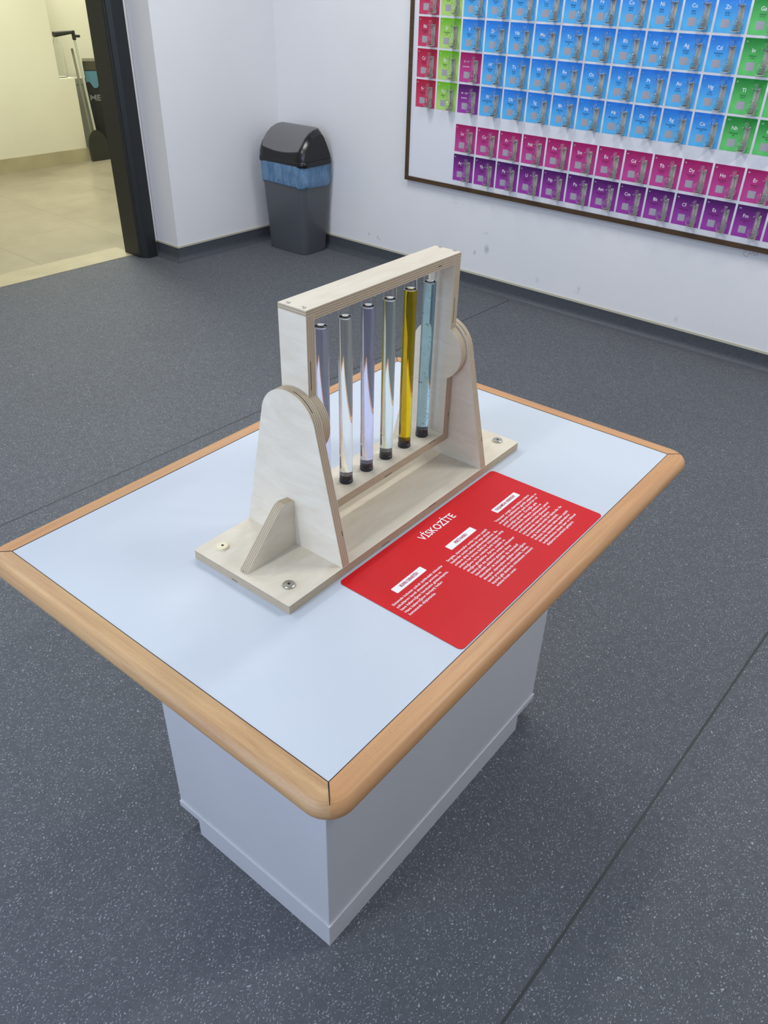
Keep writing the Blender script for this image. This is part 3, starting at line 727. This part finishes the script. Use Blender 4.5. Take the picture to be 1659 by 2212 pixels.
# tiles: one printed part per tile
def quad(bm, i0, i1, j0, j1, e, mi=0):
    uvl = bm.loops.layers.uv.get('UVMap') or bm.loops.layers.uv.new('UVMap')
    vs = [bm.verts.new(BP(i, j, e)) for i, j in ((i0, j1), (i1, j1), (i1, j0), (i0, j0))]
    f = bm.faces.new(vs); f.material_index = mi
    for lp, uv in zip(f.loops, ((0, 0), (1, 0), (1, 1), (0, 1))): lp[uvl].uv = uv
TW, THt = .930, .930
def letters(bm, s, i, j, size, align='LEFT', bold=.0, mi=0, e=.0012, fit=None):
    # text plane: x -> -v, y -> z, normal -> -u
    P = BP(i, j, e)
    M = Matrix(((0, 0, -1, P.x), (-1, 0, 0, P.y), (0, 1, 0, P.z), (0, 0, 0, 1)))
    text_into(bm, s, size, M, align, bold, 2, mi, fit)
for i, j, sy, nmn, ms, no, cl in E_vis:
    bm = bmesh.new(); quad(bm, i, i+TW, j, j+THt, .0004)
    # keep the print just in front of the panel
    rb_ = bmesh.ops.extrude_face_region(bm, geom=bm.faces[:])
    bmesh.ops.translate(bm, verts=[g_ for g_ in rb_['geom'] if isinstance(g_, bmesh.types.BMVert)], vec=(-.0003, 0, 0))
    til = bobj('element_tile', bm, TILE[cl])
    dt = {'blue': 1, 'green': 3, 'lime': 3}.get(cl, 2)
    bm = bmesh.new(); sp_ = '-' in sy
    if not sp_:
        letters(bm, sy, i+.315, j+.350, .0232, 'CENTER', .009)
        letters(bm, str(no), i+.05, j+.115, .0088, 'LEFT', 0, 0 if cl != 'blue' else 4)
        letters(bm, nmn, i+.315, j+.455, .0098, 'CENTER', .01, dt)
        letters(bm, ms, i+.315, j+.515, .0085, 'CENTER', 0, dt)
    else:
        letters(bm, sy, i+.28, j+.31, .0125, 'CENTER', .005); letters(bm, nmn, i+.28, j+.455, .0105, 'CENTER', .008)
    obj_ = bobj('tile_print', bm, [M_white, M_dtext, M_dtext2, M_dtext3, M_lblue], til)
    bm = bmesh.new(); quad(bm, i+.19, i+.425, j+.595, j+.805, .0010)
    bobj('label_patch', bm, M_qr, til)

# flask bracket (part of the board) and flask (own thing); local frame: x out of wall is -u
FI = .715     # centre of the bracket within a tile (fraction of the pitch)
bm = bmesh.new()
bx0 = -.0015
def brk(bm):
    box(bm, -.003, 0, -.0120, .0120, -.052, .050)          # back strip
    # top fork plate with a slot for the neck, dished bottom plate
    top = [(-.003, -.0125), (-.040, -.0150), (-.046, -.0125), (-.046, -.0108), (-.028, -.0108), (-.0205, -.008), (-.018, 0), (-.0205, .008), (-.028, .0108), (-.046, .0108), (-.046, .0125), (-.040, .0150), (-.003, .0125)]
    bot = [(-.003, -.0125), (-.030, -.017), (-.048, -.014), (-.053, 0), (-.048, .014), (-.030, .017), (-.003, .0125)]
    for out, z0, z1 in ((top, .0465, .0485), (bot, -.0545, -.0520)):
        vs0 = [bm.verts.new((a, b, z0)) for a, b in out]; vs1 = [bm.verts.new((a, b, z1)) for a, b in out]
        n_ = len(out); bm.faces.new(vs0[::-1]); bm.faces.new(vs1)
        for q in range(n_): bm.faces.new((vs0[q], vs0[(q+1) % n_], vs1[(q+1) % n_], vs1[q]))
brk(bm)
bmesh.ops.recalc_face_normals(bm, faces=bm.faces)
brk_me = bpy.data.meshes.new('flask_bracket'); bm.to_mesh(brk_me); bm.free(); brk_me.materials.append(M_brk)
bm = bmesh.new()
rb, rn, zbulb = .0272, .0098, -.024
outer = [(0, zbulb-rb*.97), (.010, zbulb-rb*.96)]
a1_ = math.asin(rn*1.05/rb)
for k in range(0, 13):
    t = R(-68)+(R(90)-a1_-R(-68))*k/12; outer.append((rb*math.cos(t), zbulb+rb*math.sin(t)))
outer += [(rn, zbulb+rb+.004), (rn, .064), (rn+.0018, .066), (rn+.0018, .069)]
inner = [(rn-.0008, .069), (rn-.0011, .064), (rn-.0011, zbulb+rb+.002)]
for k in range(12, -1, -1):
    t = R(-68)+(R(90)-a1_-R(-68))*k/12; inner.append(((rb-.0012)*math.cos(t), zbulb+(rb-.0012)*math.sin(t)))
inner += [(0, zbulb-rb*.97+.0012)]
lathe(bm, outer+inner, 20); bmesh.ops.recalc_face_normals(bm, faces=bm.faces)
fl_me = bpy.data.meshes.new('flask'); bm.to_mesh(fl_me); bm.free(); fl_me.materials.append(M_fglass)
for p in fl_me.polygons: p.use_smooth = True
CN = {'red': 'red', 'lime': 'lime green', 'blue': 'blue', 'pink': 'pink', 'purple': 'purple', 'green': 'green'}
for i, j, sy, nmn, ms, no, cl in E_vis:
    if (i, j) == (-2, R4): pass
    c0 = BP(i+FI, j+.535, .0008)
    b_ = bpy.data.objects.new('flask_bracket', brk_me); COL.objects.link(b_); b_.parent = bd; b_.location = c0-bo
    f_ = bpy.data.objects.new('glass_flask', fl_me); COL.objects.link(f_)
    f_.matrix_world = MR @ Matrix.Translation(c0+Vector((-.0305, 0, 0)))
    tag(f_, 'small clear round-bottom glass flask on the %s %s tile of the wall chart' % (CN[cl], sy.replace(' ', '')), 'flask', 'glass flasks on the periodic table board')

# ---------------------------------------------------------------- things seen through the doorway
# grey storage box beside the half wall
# dustpan
DP = RW(.557, 3.29, 0)
dp = thing('dustpan', 'black long-handled dustpan standing upright beside the cream half wall', 'dustpan', DP, ROT)
bm = bmesh.new()
pr_ = []
for k in range(13):
    t = math.pi*k/12; pr_.append((-.115*math.cos(t), .06+.215*max(0, math.sin(t))**.8))
out = [(-.115, 0)]+pr_+[(.115, 0)]
f0 = [bm.verts.new((x, -.02+z*.2, z)) for x, z in out]; f1 = [bm.verts.new((x*.8, .055+z*.03, z*.95)) for x, z in out]
n_ = len(out); bm.faces.new(f0); bm.faces.new(f1[::-1])
for q in range(n_): bm.faces.new((f0[q], f1[q], f1[(q+1) % n_], f0[(q+1) % n_]))
obj('pan', bm, simple('black_pan_plastic', srgb(30, 32, 28), .25), dp, smooth=50)
bm = bmesh.new(); tube(bm, (.006, .045, .25), (-.014, .11, 1.06), .011); obj('handle_pole', bm, simple('aluminium_pole', srgb(190, 192, 178), .4, .2), dp, smooth=30)
bm = bmesh.new(); tube(bm, (-.013, .11, 1.05), (-.018, .11, 1.125), .018); tube(bm, (-.018, .11, 1.113), (-.225, .10, 1.10), .013, 12, .024); tube(bm, (-.010, .11, 1.08), (.045, .11, 1.078), .012)
obj('handle_grip', bm, simple('black_grip', srgb(34, 34, 34), .4), dp, smooth=30)
# broom stick behind
BR = RW(.585, 3.50, 0)
br = thing('broom_handle', 'short grey broom handle leaning behind the dustpan pole', 'broom', BR, ROT)
bm = bmesh.new(); tube(bm, (.03, .02, .3), (-.008, .03, .97), .012); tube(bm, (.04, .02, 0), (.03, .02, .3), .02, 12, .012); obj('stick', bm, simple('grey_stick', srgb(140, 140, 122), .5), br, smooth=30)
SB = RW(.80, 4.02, 0)
sb = thing('storage_box', 'tall plain grey box in the shade behind the cream half wall', 'box', SB, ROT)
M_gb = simple('grey_card', srgb(158, 158, 144), .6)
bm = bmesh.new(); box(bm, -.22, .22, -.09, .09, 0, .610); obj('box_body', bm, M_gb, sb)
bm = bmesh.new(); box(bm, -.225, .225, -.095, .095, .612, .665); obj('box_lid', bm, M_gb, sb)
# black recycling carton
RB = RW(.929, 3.641, 0)
rbn = thing('recycling_carton', 'black recycling carton with a blue bag beyond the doorway', 'recycling bin', RB, ROT-R(31))
M_ct = simple('black_carton', srgb(24, 26, 26), .5)
bm = bmesh.new(); box(bm, -.17, .17, -.15, .15, 0, .77)
bmesh.ops.bevel(bm, geom=bm.edges[:], offset=.004, segments=1, affect='EDGES'); obj('carton', bm, M_ct, rbn)
bm = bmesh.new(); box(bm, -.172, .172, -.152, .152, .771, .85); obj('carton_lid', bm, simple('brown_black_lid', srgb(70, 66, 52), .5), rbn)
bm = bmesh.new(); rnd = random.Random(2)
tp_ = [(-.165+.33*k/10, .765) for k in range(11)]; bt_ = [(-.165+.33*k/10, .64+rnd.uniform(-.03, .03)) for k in range(11)]
F = [[bm.verts.new((x, y, z)) for x, z in tp_] for y in (-.158, -.1515)]; G_ = [[bm.verts.new((x, y, z)) for x, z in bt_] for y in (-.158, -.1515)]
for k in range(10):
    bm.faces.new((F[0][k], G_[0][k], G_[0][k+1], F[0][k+1])); bm.faces.new((F[1][k+1], G_[1][k+1], G_[1][k], F[1][k]))
    bm.faces.new((G_[0][k], G_[1][k], G_[1][k+1], G_[0][k+1])); bm.faces.new((F[0][k], F[0][k+1], F[1][k+1], F[1][k]))
for k in (0, 10): bm.faces.new((F[0][k], F[1][k], G_[1][k], G_[0][k]))
obj('blue_bag', bm, simple('blue_bag_plastic', srgb(86, 132, 150), .35), rbn)
bm = bmesh.new(); text_into(bm, 'METAL', .075, Matrix(((1, 0, 0, -.155), (0, 0, -1, -.1535), (0, 1, 0, .50), (0, 0, 0, 1))), bold=.03, fit=.26)
obj('carton_lettering', bm, simple('grey_white_print', srgb(120, 124, 122), .5), rbn)
# water bottle on the ledge
WB = RW(.392, 3.46, .74)
wb = thing('water_bottle', 'empty ribbed clear plastic bottle standing on the cream half wall', 'bottle', WB, ROT)
pf = [(0, 0), (.040, 0), (.046, .006)]
for k in range(8):
    z = .02+k*.024; pf += [(.047, z), (.0435, z+.012)]
pf += [(.047, .215), (.047, .25), (.040, .285), (.020, .325), (.0145, .335), (.0145, .352)]
inn = [(max(r_-.0009, 0), z+.0009 if z == 0 else z) for r_, z in reversed(pf)]
bm = bmesh.new(); lathe(bm, pf+inn, 24); obj('bottle_body', bm, glass('clear_plastic', (.97, .98, .98, 1), 1.4, .03), wb, smooth=40)
bm = bmesh.new(); lathe(bm, [(0, .336), (.017, .336), (.017, .358), (0, .358)], 20); obj('bottle_cap', bm, simple('dark_blue_cap', srgb(52, 56, 130), .4), wb, smooth=30)
